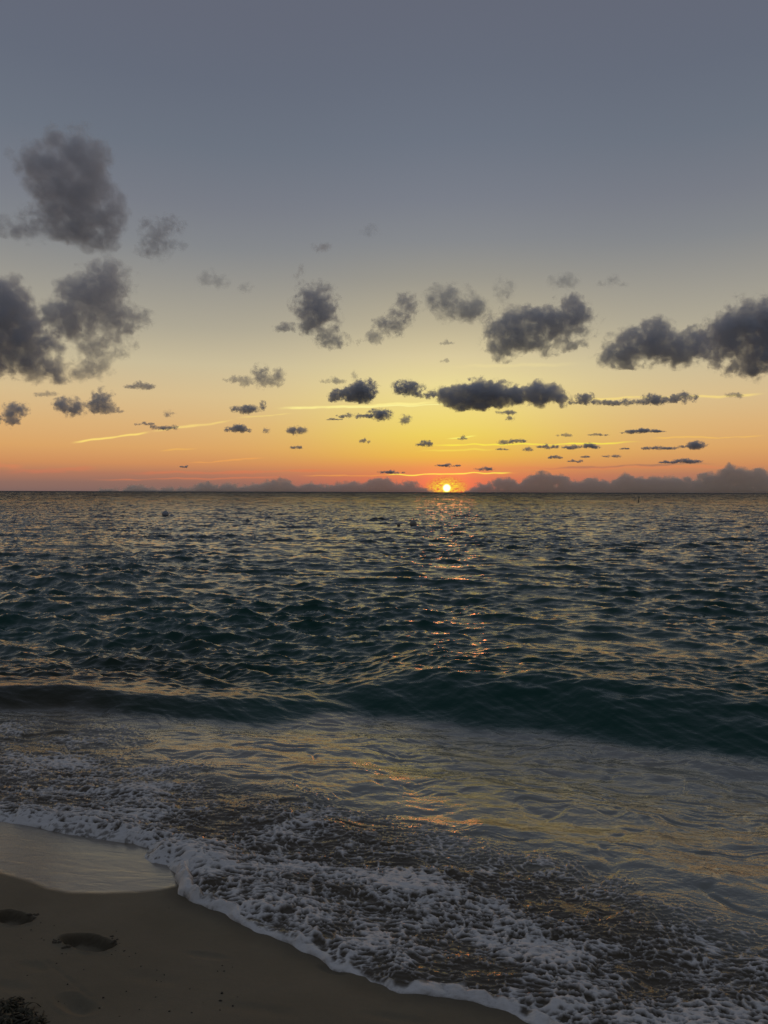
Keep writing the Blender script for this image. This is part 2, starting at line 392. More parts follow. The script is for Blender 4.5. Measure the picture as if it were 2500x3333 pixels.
# low bank along the horizon, 30 km out; it leaves the sun free
def bank(label, x0, x1, tops, opt, seed, name='cloud_bank', dist=34000.0, col=(0.985, 0.985, 0.98)):
    rb = random.Random(seed); nst = 30; tt = []
    for i in range(nst):
        xx = x0 + (x1 - x0) * i / (nst - 1); yy = float(np.interp(xx, [t[0] for t in tops], [t[1] for t in tops]))
        tt.append((xx, min(yy + rb.choice([-7, -4, -1, 2, 4, 6]) * (1062 - yy) / 32.0, 1057)))
    tops = tt
    u = 2500.0 / 1659.0 / F * dist
    d0 = ray((x0 + x1) / 2, 1050); o0 = np.array([0, 0, 0.0]) + d0 / d0[1] * dist; o0[2] = 0
    def X(px): return (px - (x0 + x1) / 2) * u
    def H(px, py): return ray(px, py)[2] / ray(px, py)[1] * dist
    xs = np.linspace(x0, x1, 120); ys = np.interp(xs, [t[0] for t in tops], [t[1] for t in tops])
    hh = np.maximum(np.array([H(a, b) for a, b in zip(xs, ys)]), 60.0)
    th = 230.0
    # closed loaf: ring profile at each station, a little outside the vapour itself
    prof = [(-1.0, 0.0), (-0.95, .6), (-.6, .9), (0, 1.0), (.6, .9), (.95, .6), (1.0, 0.0)]
    n, k = len(xs), len(prof)
    V = np.array([[X(a), p[0] * th, (p[1] * (h + 170.0)) if p[1] > 0 else -60.0] for a, h in zip(xs, hh) for p in prof])
    Fc = [[i * k + j, i * k + (j + 1) % k, (i + 1) * k + (j + 1) % k, (i + 1) * k + j] for i in range(n - 1) for j in range(k)]
    me = bpy.data.meshes.new(name)
    caps = [list(range(k)), list(range((n - 1) * k, n * k))[::-1]]
    me.from_pydata([tuple(v) for v in V], [], Fc + caps)
    import bmesh
    bm = bmesh.new(); bm.from_mesh(me); bmesh.ops.recalc_face_normals(bm, faces=bm.faces); bm.to_mesh(me); bm.free()
    m = bpy.data.materials.new('bank_vapour'); m.use_nodes = True
    T = NT(m.node_tree); T.n.clear()
    p = T.node('ShaderNodeTexCoord').outputs['Object']
    X0, X1 = X(x0), X(x1); hm = float(hh.max())
    px_, py_, pz_ = T.sep(p)
    top = T.ramp(T.mapr(px_, X0, X1), [((t[0] - x0) / (x1 - x0), ((H(t[0], t[1])) / hm,) * 3 + (1,)) for t in tops if x0 <= t[0] <= x1])
    topz = T.math('MULTIPLY', T.sep(top)[0], hm)
    nz = T.noise(T.vmath('MULTIPLY_ADD', p, (1 / 260., 1 / 400., 1 / 220.), (seed, seed, seed)), 0.8, 8, 0.62, 0.4)
    f = T.math('MULTIPLY', T.math('SUBTRACT', topz, pz_), 1 / 260.0)
    f = T.math('MINIMUM', f, 1.6)
    dd = T.mapr(T.math('MULTIPLY_ADD', T.math('SUBTRACT', nz, 0.5), 3.6, T.math('SUBTRACT', f, 0.80)), 0.0, 0.5)
    vol = T.node('ShaderNodeVolumePrincipled'); vol.inputs['Color'].default_value = col + (1.0,); vol.inputs['Anisotropy'].default_value = 0.55
    T.put(vol.inputs['Density'], T.math('MULTIPLY', dd, opt / 900.0))
    T.l.new(vol.outputs[0], T.node('ShaderNodeOutputMaterial').inputs['Volume'])
    m.cycles.volume_step_rate = 0.35
    me.materials.append(m)
    o = link(bpy.data.objects.new(name, me)); o.location = o0
    tag(o, label, 'cloud bank', 'cloud banks on the horizon')
    return o
bank('low purple grey cloud bank on the horizon left of the sun', 215, 938,
     [(215, 1050), (260, 1040), (330, 1042), (440, 1036), (520, 1036), (600, 1028), (700, 1034), (800, 1024), (880, 1028), (920, 1040), (938, 1052)], 5.0, 3)
bank('tall grey cloud bank on the horizon right of the sun', 1000, 1720,
     [(1000, 1054), (1020, 1040), (1060, 1028), (1130, 1022), (1180, 1016), (1260, 1026), (1340, 1020), (1420, 1016), (1500, 1018), (1560, 1010), (1580, 996), (1600, 990),
      (1615, 1008), (1659, 1012), (1720, 1010)], 5.5, 8)
bank('faint flat haze cloud lying on the horizon at the far left', -40, 260, [(-40, 1052), (80, 1054), (180, 1050), (260, 1054)], 2.0, 12)

# ------------------------------------------------------------------ noise and wave fields (numpy)
def h2(ix, iy, seed):
    with np.errstate(over='ignore'):
        a = (ix.astype(np.int64) & 0xffffffff).astype(np.uint64); b = (iy.astype(np.int64) & 0xffffffff).astype(np.uint64)
        h = a * np.uint64(0x9E3779B1) + b * np.uint64(0x85EBCA77) + np.uint64(seed * 0xC2B2AE3D & 0xffffffff)
        h ^= h >> np.uint64(15); h *= np.uint64(0x2C1B3C6D); h &= np.uint64(0xffffffff)
        h ^= h >> np.uint64(12); h *= np.uint64(0x297A2D39); h &= np.uint64(0xffffffff)
        h ^= h >> np.uint64(15)
    return (h & np.uint64(0xffffff)).astype(np.float64) / float(0xffffff)
def perlin(x, y, seed=0):
    ix = np.floor(x).astype(np.int64); iy = np.floor(y).astype(np.int64); fx = x - ix; fy = y - iy
    u = fx * fx * fx * (fx * (fx * 6 - 15) + 10); v = fy * fy * fy * (fy * (fy * 6 - 15) + 10)
    def g(i, j, dx_, dy_):
        a = h2(i, j, seed) * 2 * np.pi
        return np.cos(a) * dx_ + np.sin(a) * dy_
    n00 = g(ix, iy, fx, fy); n10 = g(ix + 1, iy, fx - 1, fy); n01 = g(ix, iy + 1, fx, fy - 1); n11 = g(ix + 1, iy + 1, fx - 1, fy - 1)
    return ((n00 * (1 - u) + n10 * u) * (1 - v) + (n01 * (1 - u) + n11 * u) * v) * 1.5
def fbm(x, y, o=4, seed=0, gain=0.5, mode=None):
    s = np.zeros_like(x); a = 1.0; t = 0.0
    for k in range(o):
        n = perlin(x, y, seed + k * 17)
        if mode == 'billow': n = np.abs(n) * 2 - 0.6
        elif mode == 'ridge': n = 1 - 2 * np.abs(n)
        s += a * n; t += a; a *= gain
        x, y = x * 1.93 + 3.1 + y * 0.31, y * 1.93 - x * 0.29 + 7.7
    return s / t
def worley(x, y, seed=0):
    ix = np.floor(x).astype(np.int64); iy = np.floor(y).astype(np.int64)
    f1 = np.full(x.shape, 9.0); f2 = np.full(x.shape, 9.0)
    for i in (-1, 0, 1):
        for j in (-1, 0, 1):
            cx_ = ix + i; cy_ = iy + j
            d = np.hypot(cx_ + 0.1 + 0.8 * h2(cx_, cy_, seed) - x, cy_ + 0.1 + 0.8 * h2(cx_, cy_, seed + 99) - y)
            f2 = np.minimum(f2, np.maximum(f1, d)); f1 = np.minimum(f1, d)
    return f1, f2
def sst(v, a, b):
    t = np.clip((v - a) / (b - a), 0, 1)
    return t * t * (3 - 2 * t)

class Patch:
    """a square of sea surface from its wave spectrum"""
    def __init__(self, L, N, lp, lmin, lmax, wind, spread, std, seed, chop=1.0, power=4.0):
        rng = np.random.RandomState(seed)
        k1 = np.fft.fftfreq(N, L / N) * 2 * np.pi
        kx, ky = np.meshgrid(k1, k1, indexing='ij'); k = np.hypot(kx, ky); k[0, 0] = 1e9
        lam = 2 * np.pi / k
        kp = 2 * np.pi / lp
        S = np.exp(-1.25 * (kp / k) ** 2) / k ** power * (lam > lmin) * (lam < lmax) * np.exp(-(lmin * 1.2 / lam) ** 4)
        c = (kx * math.cos(wind) + ky * math.sin(wind)) / k
        S = S * (np.abs(c) ** spread + 0.025)
        h = np.sqrt(S) * (rng.normal(size=(N, N)) + 1j * rng.normal(size=(N, N))); h[0, 0] = 0
        hz = np.fft.ifft2(h).real; sc = std / hz.std()
        self.z = hz * sc
        self.x = np.fft.ifft2(1j * kx / k * h).real * sc * chop * 1.0
        self.y = np.fft.ifft2(1j * ky / k * h).real * sc * chop * 1.0
        self.x -= self.x.mean(); self.y -= self.y.mean()
        self.L, self.N = L, N
    def at(self, x, y, ang=0.0, off=(0, 0)):
        ca, sa = math.cos(ang), math.sin(ang)
        u = (ca * x + sa * y + off[0]) / self.L * self.N; v = (-sa * x + ca * y + off[1]) / self.L * self.N
        iu = np.floor(u).astype(np.int64); iv = np.floor(v).astype(np.int64); fu = u - iu; fv = v - iv
        i0, i1, j0, j1 = iu % self.N, (iu + 1) % self.N, iv % self.N, (iv + 1) % self.N
        def s(A): return (A[i0, j0] * (1 - fu) + A[i1, j0] * fu) * (1 - fv) + (A[i0, j1] * (1 - fu) + A[i1, j1] * fu) * fv
        gx, gy = s(self.x), s(self.y)
        return s(self.z), ca * gx - sa * gy, sa * gx + ca * gy

# ------------------------------------------------------------------ beach and sea shapes
A0 = np.array([-2.0, 3.9]); TD = np.array([0.842, -0.539]); ND = np.array([0.539, 0.842])
def coast(x, y):
    """along-shore and offshore coordinates of a point"""
    return (x - A0[0]) * TD[0] + (y - A0[1]) * TD[1], (x - A0[0]) * ND[0] + (y - A0[1]) * ND[1]
def swash(s):
    # the beach face: steeper where the last waves have drawn back, flatter above
    t = np.maximum(0.5 - s, 0.0)
    up = np.where(t < 1.35, t * 0.055, 0.07425 + (1 - np.exp(-np.maximum(t - 1.35, 0) / 0.06)) * 0.0033)
    return 0.30 - 0.075 * np.maximum(s, -3.0) + up + np.maximum(-s - 3.0, 0) * 0.03
def sand_base(x, y):
    a, s = coast(x, y)
    z = swash(s)
    z = np.where(s > 4, -(s - 4) * 0.11, z)
    return np.maximum(z, -3.0)
def water_base(x, y):
    a, s = coast(x, y)
    zs = swash(s) + 0.02
    t = sst(s, 1.5, 4.2)
    return np.where(s < 1.5, zs, zs * (1 - t) + 0.03 * t)
def at(px, py, fn=water_base, dz=0.0):
    """where the view ray through a point of the photograph meets the beach or the water"""
    d = ray(px, py); z = 0.2
    for _ in range(40):
        t = (CAM_H - z) / -d[2]; x, y = d[0] * t, d[1] * t
        z = 0.6 * z + 0.4 * (float(fn(np.array([x]), np.array([y]))[0]) + dz)
    return x, y, z

# foam edge on the sand, as offshore distance over along-shore position
EDGE = [(-120, 1766), (0, 1776), (60, 1784), (120, 1796), (200, 1812), (290, 1821), (325, 1832), (308, 1856), (325, 1864), (366, 1867), (386, 1886), (389, 1905), (393, 1930), (425, 1953), (470, 1970), (520, 1992),
        (545, 2012), (600, 2034), (640, 2050), (690, 2070), (730, 2092), (765, 2107), (790, 2128), (850, 2148), (905, 2150), (960, 2155), (1010, 2165), (1060, 2181), (1110, 2192), (1150, 2213), (1195, 2240)]
ea = []
for p in EDGE:
    x, y, z = at(p[0], p[1], sand_base)
    a, s = coast(x, y); ea.append((float(a), float(s)))
ea = [(-12.0, ea[0][1] + 0.3)] + ea + [(ea[-1][0] + 0.9, ea[-1][1] + 0.05), (20.0, ea[-1][1] + 0.2)]
# keep along-shore order
mono = [ea[0]]
for a, s in ea[1:]:
    mono.append((max(a, mono[-1][0] + 0.012), s))
EA = np.array([m[0] for m in mono]); ES = np.array([m[1] for m in mono])
def edge_dist(x, y):
    a, s = coast(x, y)
    a2 = a + 0.012 * perlin(x * 9, y * 9, 5)
    e = np.interp(a2, EA, ES) + 0.010 * perlin(a * 14, a * 0 + 2.5, 7) + 0.02 * perlin(a * 4.1, a * 0 + 1.5, 9)
    g = (np.interp(a2 + 0.03, EA, ES) - np.interp(a2 - 0.03, EA, ES)) / 0.06
    return (s - e) / np.sqrt(1 + np.clip(g, -6, 6) ** 2)

def field(points, x, y, spread=0.055):
    """smooth blend of values given at points of the picture, laid on the water"""
    num = np.zeros_like(x); den = np.full(x.shape, 1e-9)
    for px, py, v in points:
        X, Y, Z = at(px, py); r = math.hypot(X, Y); s = spread * r
        dep = max(1.0, r / 2.6)
        w = np.exp(-(((x - X) ** 2) / (2 * s * s) + ((y - Y) ** 2) / (2 * (s * dep * 0.55) ** 2)))
        num += w * v; den += w
    return num / den

FOAM = []
for row, vals in [
        (1500, [(x, 0) for x in range(-100, 1800, 120)]),
        (1562, [(-80, .35), (0, .38), (100, .42), (200, .22), (330, 0)] + [(x, 0) for x in range(450, 1800, 110)]),
        (1620, [(-80, .4), (0, .42), (100, .46), (200, .38), (300, .16), (420, 0)] + [(x, 0) for x in range(530, 1800, 110)]),
        (1680, [(-80, .45), (0, .50), (100, .48), (200, .44), (300, .42), (400, .36), (500, .14), (600, .05)] + [(x, 0) for x in range(700, 1800, 110)]),
        (1735, [(-80, .75), (0, .76), (100, .70), (200, .66), (300, .56), (400, .50), (500, .44), (590, .58), (690, .16), (800, 0)] + [(x, 0) for x in range(900, 1800, 110)]),
        (1790, [(-80, .95), (50, .95), (150, .92), (250, .88), (350, .76), (450, .68), (550, .62), (650, .58), (750, .44), (850, .42), (940, .08), (1050, 0)] + [(x, 0) for x in range(1150, 1800, 110)]),
        (1845, [(350, .92), (450, .80), (550, .70), (650, .66), (750, .60), (850, .5), (930, .22), (1030, .08), (1110, .22), (1200, .12), (1300, 0), (1400, 0), (1520, 0), (1640, 0)]),
        (1900, [(420, .66), (530, .66), (630, .74), (740, .68), (850, .58), (950, .42), (1040, .50), (1120, .66), (1210, .42), (1300, .18), (1400, .06), (1520, 0), (1640, 0), (1750, 0)]),
        (1960, [(460, .55), (560, .58), (650, .70), (750, .72), (860, .60), (960, .52), (1060, .58), (1150, .74), (1250, .62), (1350, .34), (1450, .14), (1560, .04), (1660, .02), (1760, 0)]),
        (2030, [(600, .48), (700, .54), (800, .58), (900, .56), (1000, .58), (1100, .60), (1200, .60), (1300, .62), (1400, .50), (1500, .36), (1600, .22), (1720, .14)]),
        (2100, [(780, .44), (880, .48), (980, .50), (1080, .58), (1180, .60), (1280, .58), (1380, .62), (1480, .56), (1580, .44), (1700, .34)]),
        (2170, [(960, .44), (1080, .48), (1180, .54), (1280, .60), (1380, .60), (1480, .66), (1580, .62), (1700, .5)]),
        (2240, [(1100, .58), (1240, .58), (1380, .58), (1520, .62), (1660, .66), (1780, .6)])]:
    FOAM += [(x, row, v) for x, v in vals]

# line along the foot of the breaking wave, and its height along x
TROUGH = [(-400, 1545), (-120, 1542), (0, 1541), (120, 1546), (240, 1552), (340, 1560), (430, 1568), (520, 1572), (620, 1566), (720, 1558), (820, 1556), (920, 1568), (1010, 1582),
          (1100, 1592), (1200, 1600), (1300, 1612), (1400, 1628), (1500, 1642), (1600, 1655), (1700, 1668), (1900, 1690)]
tp = sorted([at(p[0], p[1])[:2] for p in TROUGH])
TX = np.array([p[0] for p in tp]); TY = np.array([p[1] for p in tp])
def wave_q(x, y):
    return y - (np.interp(x, TX, TY) + np.where(x > TX[-1], (x - TX[-1]) * -0.3, 0) + np.where(x < TX[0], (x - TX[0]) * -0.3, 0))
hp = sorted([(at(px, 1560)[0], h, f) for px, h, f in [(-200, .15, .52), (0, .15, .52), (150, .15, .52), (280, .13, .52), (380, .12, .55), (470, .15, .65), (560, .13, .7), (680, .10, .75), (800, .17, .95), (900, .23, 1.1), (1000, .25, 1.15), (1150, .26, 1.2), (1300, .26, 1.2), (1450, .26, 1.2), (1600, .26, 1.2), (1800, .26, 1.2)]])
HX = np.array([h[0] for h in hp]); HH = np.array([h[1] for h in hp]); HF = np.array([h[2] for h in hp])

print('waves')
PA = Patch(71.0, 1024, 2.4, 0.28, 12.0, math.radians(84), 5.0, 0.027, 3, 0.95, 3.5)
PB = Patch(9.7, 512, 0.50, 0.055, 0.9, math.radians(80), 4.0, 0.0095, 8, 0.8, 3.2)

def water_surface(x, y):
    """height, sideways shift, foam cover and shallowness for sheet points"""
    r = np.hypot(x, y)
    a, s = coast(x, y)
    q = wave_q(x, y) + 0.10 * perlin(x * 1.3, y * 0.5, 31) + 0.035 * perlin(x * 4.0, y * 1.0, 33)
    sd = np.where(r < 15, edge_dist(x, y), s + 0.3)
    z = water_base(x, y)
    # open water
    deep = sst(q, 0.5, 3.5)
    za, ax, ay = PA.at(x, y, 0.0)
    zc, cx_, cy_ = PA.at(x * 0.43, y * 0.43, 0.5, (17.0, 31.0))
    zb, bx, by = PB.at(x, y, 0.2)
    zd, ddx, ddy = PB.at(x * 0.37, y * 0.37, -0.35, (2.0, 5.0))
    gust = np.clip(1.0 + 1.1 * fbm(x / 5.0, y / 8.0, 3, 41), 0.25, 1.9)
    calm = 1 - 0.45 * sst(r, 9, 20)
    lodb = 1 - sst(r, 55, 140)
    near = 0.10 + 0.90 * deep
    w2 = 0.45 * sst(r, 8, 60)
    zf, fx0, fy0 = PA.at(x * 0.16, y * 0.16, 0.15, (41.0, 3.0))
    wf = 4.0 * sst(r, 60, 260)
    Z = near * (za * (0.55 + 0.45 * gust) + w2 * zc * 1.6 + wf * zf) + gust * (0.20 + 0.80 * sst(q, 0.2, 1.6)) * lodb * (calm * zb + 1.8 * zd)
    DX = near * (ax + w2 * cx_ * 1.6) + gust * lodb * (0.2 + .8 * deep) * (bx * calm + ddx * 1.8)
    DY = near * (ay + w2 * cy_ * 1.6) + gust * lodb * (0.2 + .8 * deep) * (by * calm + ddy * 1.8)
    # long low swells behind the breaker
    ph = y + 0.22 * x + 0.9 * fbm(x / 5.0, y / 9.0, 2, 51)
    Z += 0.045 * np.sin(ph * 2 * np.pi / 5.3 + 1.2) * sst(q, 1.5, 5) * (1 - sst(r, 60, 120)) * (0.6 + 0.8 * fbm(x / 7.0, y / 5.0, 2, 52))
    # the breaker: steep face towards the beach, long back
    H = np.interp(x, HX, HH); Lf = np.interp(x, HX, HF)
    H = H * (1 + 0.25 * fbm(x * 0.7, y * 0.25, 2, 61))
    t = np.clip(q / Lf, 0, 1)
    face = t * t * (3 - 2 * t)
    face = face ** 1.15
    back = np.exp(-np.clip(q - Lf, 0, None) / 2.2)
    Z += H * face * back
    DY += -0.22 * H * np.exp(-((q - Lf) / 0.35) ** 2) * sst(-x, 0.5, 2.5) * 2.0
    # streaks drawn up the face
    fz = np.exp(-((q - 0.55 * Lf) / (0.55 * Lf)) ** 2)
    Z += fz * (0.020 * fbm(x * 2.2 + q * 1.5, q * 1.0, 3, 71) + 0.004 * fbm(x * 8 + q * 8, q * 2.6, 3, 72, 0.5, 'ridge'))
    # wash: flat swirling skin of water between breaker and foam
    wash = (1 - sst(q, -0.1, 0.5)) * sst(sd, 0.02, 0.5) * (r < 15)
    m = (r < 15)
    foam = np.zeros_like(x); D = np.zeros_like(x)
    if m.any():
        xm, ym = x[m], y[m]
        wx = 0.55 * fbm(xm * 0.8, ym * 0.8, 3, 81); wy = 0.55 * fbm(xm * 0.8, ym * 0.8, 3, 82)
        u = xm + wx + 0.10 * perlin(xm * 4, ym * 4, 83); v = ym + wy + 0.10 * perlin(xm * 4, ym * 4, 84)
        rid = fbm(u * 1.6, v * 4.6, 4, 85, 0.55, 'ridge')
        rid2 = fbm(u * 5 - v * 1.5, v * 13.0, 3, 86, 0.6, 'ridge')
        lumps = fbm(xm * 1.3, ym * 1.6, 3, 87)
        patchy = sst(fbm(u * 0.9, v * 1.3, 2, 88), -0.15, 0.45)
        crease = sst(fbm(u * 1.1 + 3, v * 3.6, 3, 89, 0.5, 'ridge'), 0.62, 0.92)
        zz = 0.034 * lumps + (0.0015 + 0.006 * patchy) * rid + (0.0005 + 0.0028 * patchy) * rid2 - 0.008 * crease
        Z[m] += wash[m] * zz
        # foam cover
        Dm = field(FOAM, xm, ym)
        sdm = sd[m]
        rim = np.exp(-((sdm - 0.035) / 0.035) ** 2)
        inn = sst(sdm, 0.0, 0.02)
        # drawn-out cells: water holes inside a net of foam
        fx = xm + 0.05 * fbm(xm * 6, ym * 6, 2, 91) + 0.12 * wx; fy = ym + 0.05 * fbm(xm * 6, ym * 6, 2, 92) + 0.12 * wy
        f1, f2 = worley(fx * 18, fy * 30, 11)
        g1_, g2_ = worley(fx * 42 + 5, fy * 66, 12)
        net = 1 - np.clip((f2 - f1) * 1.6, 0, 1)
        net2 = 1 - np.clip((g2_ - g1_) * 1.5, 0, 1)
        big = fbm(xm * 1.7 + wx, ym * 2.6 + wy, 4, 93)
        mid = fbm(xm * 10 + 3 * wx, ym * 18 + 3 * wy, 4, 94, 0.6)
        lace = fbm(u * 7.5, v * 16, 4, 99, 0.6, 'ridge')
        val = 0.26 * net + 0.16 * net2 + 0.30 * (lace * 0.5 + 0.5) + 0.48 * (mid * 0.5 + 0.5) + 0.42 * big - 0.02
        thr = 0.855 - 0.40 * Dm
        c = sst(val, thr - 0.10, thr + 0.26)
        c = c * sst(Dm, 0.03, 0.2) * (1 - sst(q[m], -0.15, 0.02))
        lw = np.clip(1.0 + 1.3 * perlin(a[m] * 3.3, a[m] * 0 + 4.5, 196) + 0.9 * perlin(xm * 21, ym * 21, 197), 0.6, 1.9)
        rimc = sst(sdm, -0.01, 0.0) * (1 - sst(sdm, 0.022 * lw, 0.05 * lw + 0.01)) * (0.92 + 0.4 * mid) * (1 - 0.55 * sst(Dm, .7, .9))
        c = np.maximum(c, rimc)
        # froth heaps: rounded lumps
        front = sst(Dm, 0.68, 0.92)
        b1, _b = worley(fx * 6.5 + 0.4 * mid, fy * 11, 21); b2, _b2 = worley(fx * 15, fy * 24, 22)
        dome = np.sqrt(np.clip(1 - b1 ** 2 * 1.3, 0, 1)) * 0.7 + np.sqrt(np.clip(1 - b2 ** 2 * 1.3, 0, 1)) * 0.3
        heap = dome * (0.4 + 0.6 * sst(big, -0.3, 0.3))
        choppy = fbm(xm * 3.2 + wx, ym * 8 + wy, 3, 95, 0.5, 'billow')
        m2 = fbm(xm * 5 + wx, ym * 9 + wy, 3, 194, 0.5)
        hz = c * (0.004 + 0.010 * (m2 * 0.5 + 0.5)) + Dm * sst(Dm, .1, .4) * 0.020 * choppy + front * heap * 0.05 + sst(Dm, .4, .7) * 0.010 * heap * c
        hz *= sst(sdm, 0.0, 0.10)
        lip = 0.021 * np.sqrt(np.clip(1 - ((sdm - 0.027) / 0.031) ** 2, 0, 1)) * (0.75 + 0.5 * perlin(xm * 17, ym * 17, 96) + 0.5 * perlin(xm * 6, ym * 6, 97))
        lip *= np.clip(lw, 0.4, 1.5) * (1 - 0.6 * front)
        hz += lip * (0.6 + 0.9 * sst(perlin(a[m] * 1.4, a[m] * 0 + .5, 98), -.2, .4))
        Z[m] += hz
        foam[m] = c
        D[m] = Dm
    # edge of the sheet dives under the sand
    Z = np.where(m, Z - 0.02 * (1 - sst(sd, 0.0, 0.12)) - np.clip(-sd * 1.2, 0, 0.25), Z)
    shallow = (1 - sst(q + 0.06 * fbm(x * 5, y * 5, 2, 77), -0.02, 0.22)) * (s < 30)
    damp = sst(sd, 0.05, 1.2)
    return z + Z, DX * damp, DY * damp, foam, shallow, D

# ------------------------------------------------------------------ sea mesh
th_in = np.linspace(R(-31.5), R(31.5), 1010)
th_l = -R(31.5) - (R(84) - R(31.5)) * (np.linspace(0, 1, 60)[1:] ** 1.6)
th = np.concatenate([th_l[::-1], th_in, -th_l])
rr = [1.5]
while rr[-1] < 70000:
    r = rr[-1]
    if r < 4.6: d = 0.0018 * r
    elif r < 9: d = 0.0024 * r
    elif r < 150: d = 0.0042 * r
    elif r < 1200: d = 0.0075 * r
    else: d = 0.08 * r
    rr.append(r + d)
rr = np.array(rr)
print('sea grid', len(rr), len(th))
TH, RR = np.meshgrid(th, rr)
gx = (RR * np.sin(TH)).ravel(); gy = (RR * np.cos(TH)).ravel()
z = np.zeros_like(gx); ddx_ = np.zeros_like(gx); ddy_ = np.zeros_like(gx); fo = np.zeros_like(gx); sh = np.zeros_like(gx); fz_ = np.zeros_like(gx)
CH = 200000
for i in range(0, len(gx), CH):
    sl = slice(i, i + CH)
    z[sl], ddx_[sl], ddy_[sl], fo[sl], sh[sl], fz_[sl] = water_surface(gx[sl], gy[sl])
fade = 1 - sst(np.hypot(gx, gy), 1500, 4000)
z *= fade
V = np.stack([gx + ddx_ * fade, gy + ddy_ * fade, z], 1)
nr, nc = RR.shape
idx = np.arange(nr * nc).reshape(nr, nc)
Q = np.stack([idx[:-1, :-1].ravel(), idx[:-1, 1:].ravel(), idx[1:, 1:].ravel(), idx[1:, :-1].ravel()], 1)
sdv = np.where(np.hypot(gx, gy) < 15, edge_dist(gx, gy), 1.0)
keep = (sdv[Q] > -0.12).any(axis=1)
Q = Q[keep]

# ---- water material
wm = bpy.data.materials.new('sea_water'); wm.use_nodes = True
T = NT(wm.node_tree); T.n.clear()
obj = T.node('ShaderNodeTexCoord').outputs['Object']
aF = T.node('ShaderNodeAttribute', attribute_name='foam').outputs['Fac']
aS = T.node('ShaderNodeAttribute', attribute_name='shallow').outputs['Fac']
ox, oy, oz = T.sep(obj)
rad = T.vmath('LENGTH', obj, out=1)
deepc = (0.004, 0.056, 0.043, 1); shal = (0.050, 0.052, 0.038, 1)
sandn = T.noise(obj, 0.9, 4, 0.6)
shal2 = T.mix(T.mapr(sandn, 0.35, 0.65), (0.165, 0.148, 0.10, 1), (0.115, 0.125, 0.096, 1))
deepc = T.mix(T.mapr(T.sep(obj)[0], -0.9, -2.6), deepc, (0.020, 0.028, 0.015, 1))
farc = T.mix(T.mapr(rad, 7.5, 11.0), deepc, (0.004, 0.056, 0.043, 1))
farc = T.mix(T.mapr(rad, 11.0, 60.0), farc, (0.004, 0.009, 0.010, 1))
aD = T.node('ShaderNodeAttribute', attribute_name='silt').outputs['Fac']
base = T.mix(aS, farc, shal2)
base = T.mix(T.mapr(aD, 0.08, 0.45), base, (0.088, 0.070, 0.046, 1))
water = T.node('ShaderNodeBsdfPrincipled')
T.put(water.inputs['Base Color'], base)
T.put(water.inputs['IOR'], T.math('ADD', 1.333, T.math('MULTIPLY', T.mapr(aS, 0.0, 1.0, 0.0, 0.90), T.mapr(aD, 0.05, 0.35, 1.0, 0.0))))
T.put(water.inputs['Roughness'], T.mapr(rad, 10.0, 400.0, 0.03, 0.2))
n1 = T.noise(T.vmath('MULTIPLY', obj, (1.0, 1.7, 1.0)), 9.0, 4, 0.6, 0.4)
n2 = T.noise(T.vmath('MULTIPLY', obj, (1.0, 2.2, 1.0)), 1.7, 3, 0.55, 0.3)
n3 = T.noise(T.vmath('MULTIPLY', obj, (1.0, 1.8, 1.0)), 38.0, 3, 0.6, 0.2)
hh_ = T.math('ADD', T.math('MULTIPLY', n1, T.mapr(rad, 5, 60, 0.006, 0.012)),
             T.math('ADD', T.math('MULTIPLY', n2, T.mapr(rad, 40, 200, 0.0, 0.34)), T.math('MULTIPLY', n3, T.mapr(rad, 3, 12, 0.0012, 0.0))))
bmp = T.node('ShaderNodeBump'); bmp.inputs['Strength'].default_value = 1.0; bmp.inputs['Distance'].default_value = 1.0
T.put(bmp.inputs['Height'], hh_)
# far chop too small for the sheet: tilt the normal itself
geo = T.node('ShaderNodeNewGeometry').outputs['Normal']
nf = T.noise(T.vmath('MULTIPLY', obj, (0.5, 1.1, 1.0)), 0.9, 5, 0.7, out=1)
tilt = T.vmath('SUBTRACT', nf, (0.5, 0.5, 0.5))
tx_, ty_, tz_ = T.sep(tilt)
tilt = T.comb(T.math('MULTIPLY', tx_, 0.9), T.math('MULTIPLY', T.math('ABSOLUTE', ty_), -3.2), 0.0)
tilt = T.vmath('ADD', tilt, T.comb(0.0, T.mapr(rad, 60.0, 500.0, -0.12, -0.26), 0.0))
gst = T.noise(T.vmath('MULTIPLY', obj, (0.05, 0.02, 1.0)), 1.0, 6, 0.75)
tl = T.vmath('SCALE', tilt); T.put(tl.node.inputs[3], T.math('MULTIPLY', T.mapr(rad, 40.0, 220.0, 0.0, 1.0), T.mapr(gst, 0.35, 0.65, 0.45, 1.55)))
T.put(water.inputs['Normal'], T.vmath('NORMALIZE', T.vmath('ADD', bmp.outputs[0], tl)))
froth = T.node('ShaderNodeBsdfPrincipled')
fn = T.noise(T.vmath('MULTIPLY', obj, (1.0, 1.4, 1.0)), 60.0, 4, 0.65)
vo = T.node('ShaderNodeTexVoronoi', feature='SMOOTH_F1'); T.put(vo.inputs['Vector'], T.vmath('MULTIPLY', obj, (1.0, 1.3, 1.0))); vo.inputs['Scale'].default_value = 95.0
froth.inputs['Roughness'].default_value = 0.55
T.put(froth.inputs['Base Color'], T.mix(T.mapr(T.math('MULTIPLY_ADD', fn, 0.5, aF), 0.35, 1.25), (0.26, 0.24, 0.215, 1), (0.70, 0.69, 0.675, 1)))
b2 = T.node('ShaderNodeBump'); b2.inputs['Strength'].default_value = 0.8; b2.inputs['Distance'].default_value = 1.0
T.put(b2.inputs['Height'], T.math('MULTIPLY_ADD', vo.outputs['Distance'], -0.0022, T.math('MULTIPLY', fn, 0.006)))
T.put(froth.inputs['Normal'], b2.outputs[0])
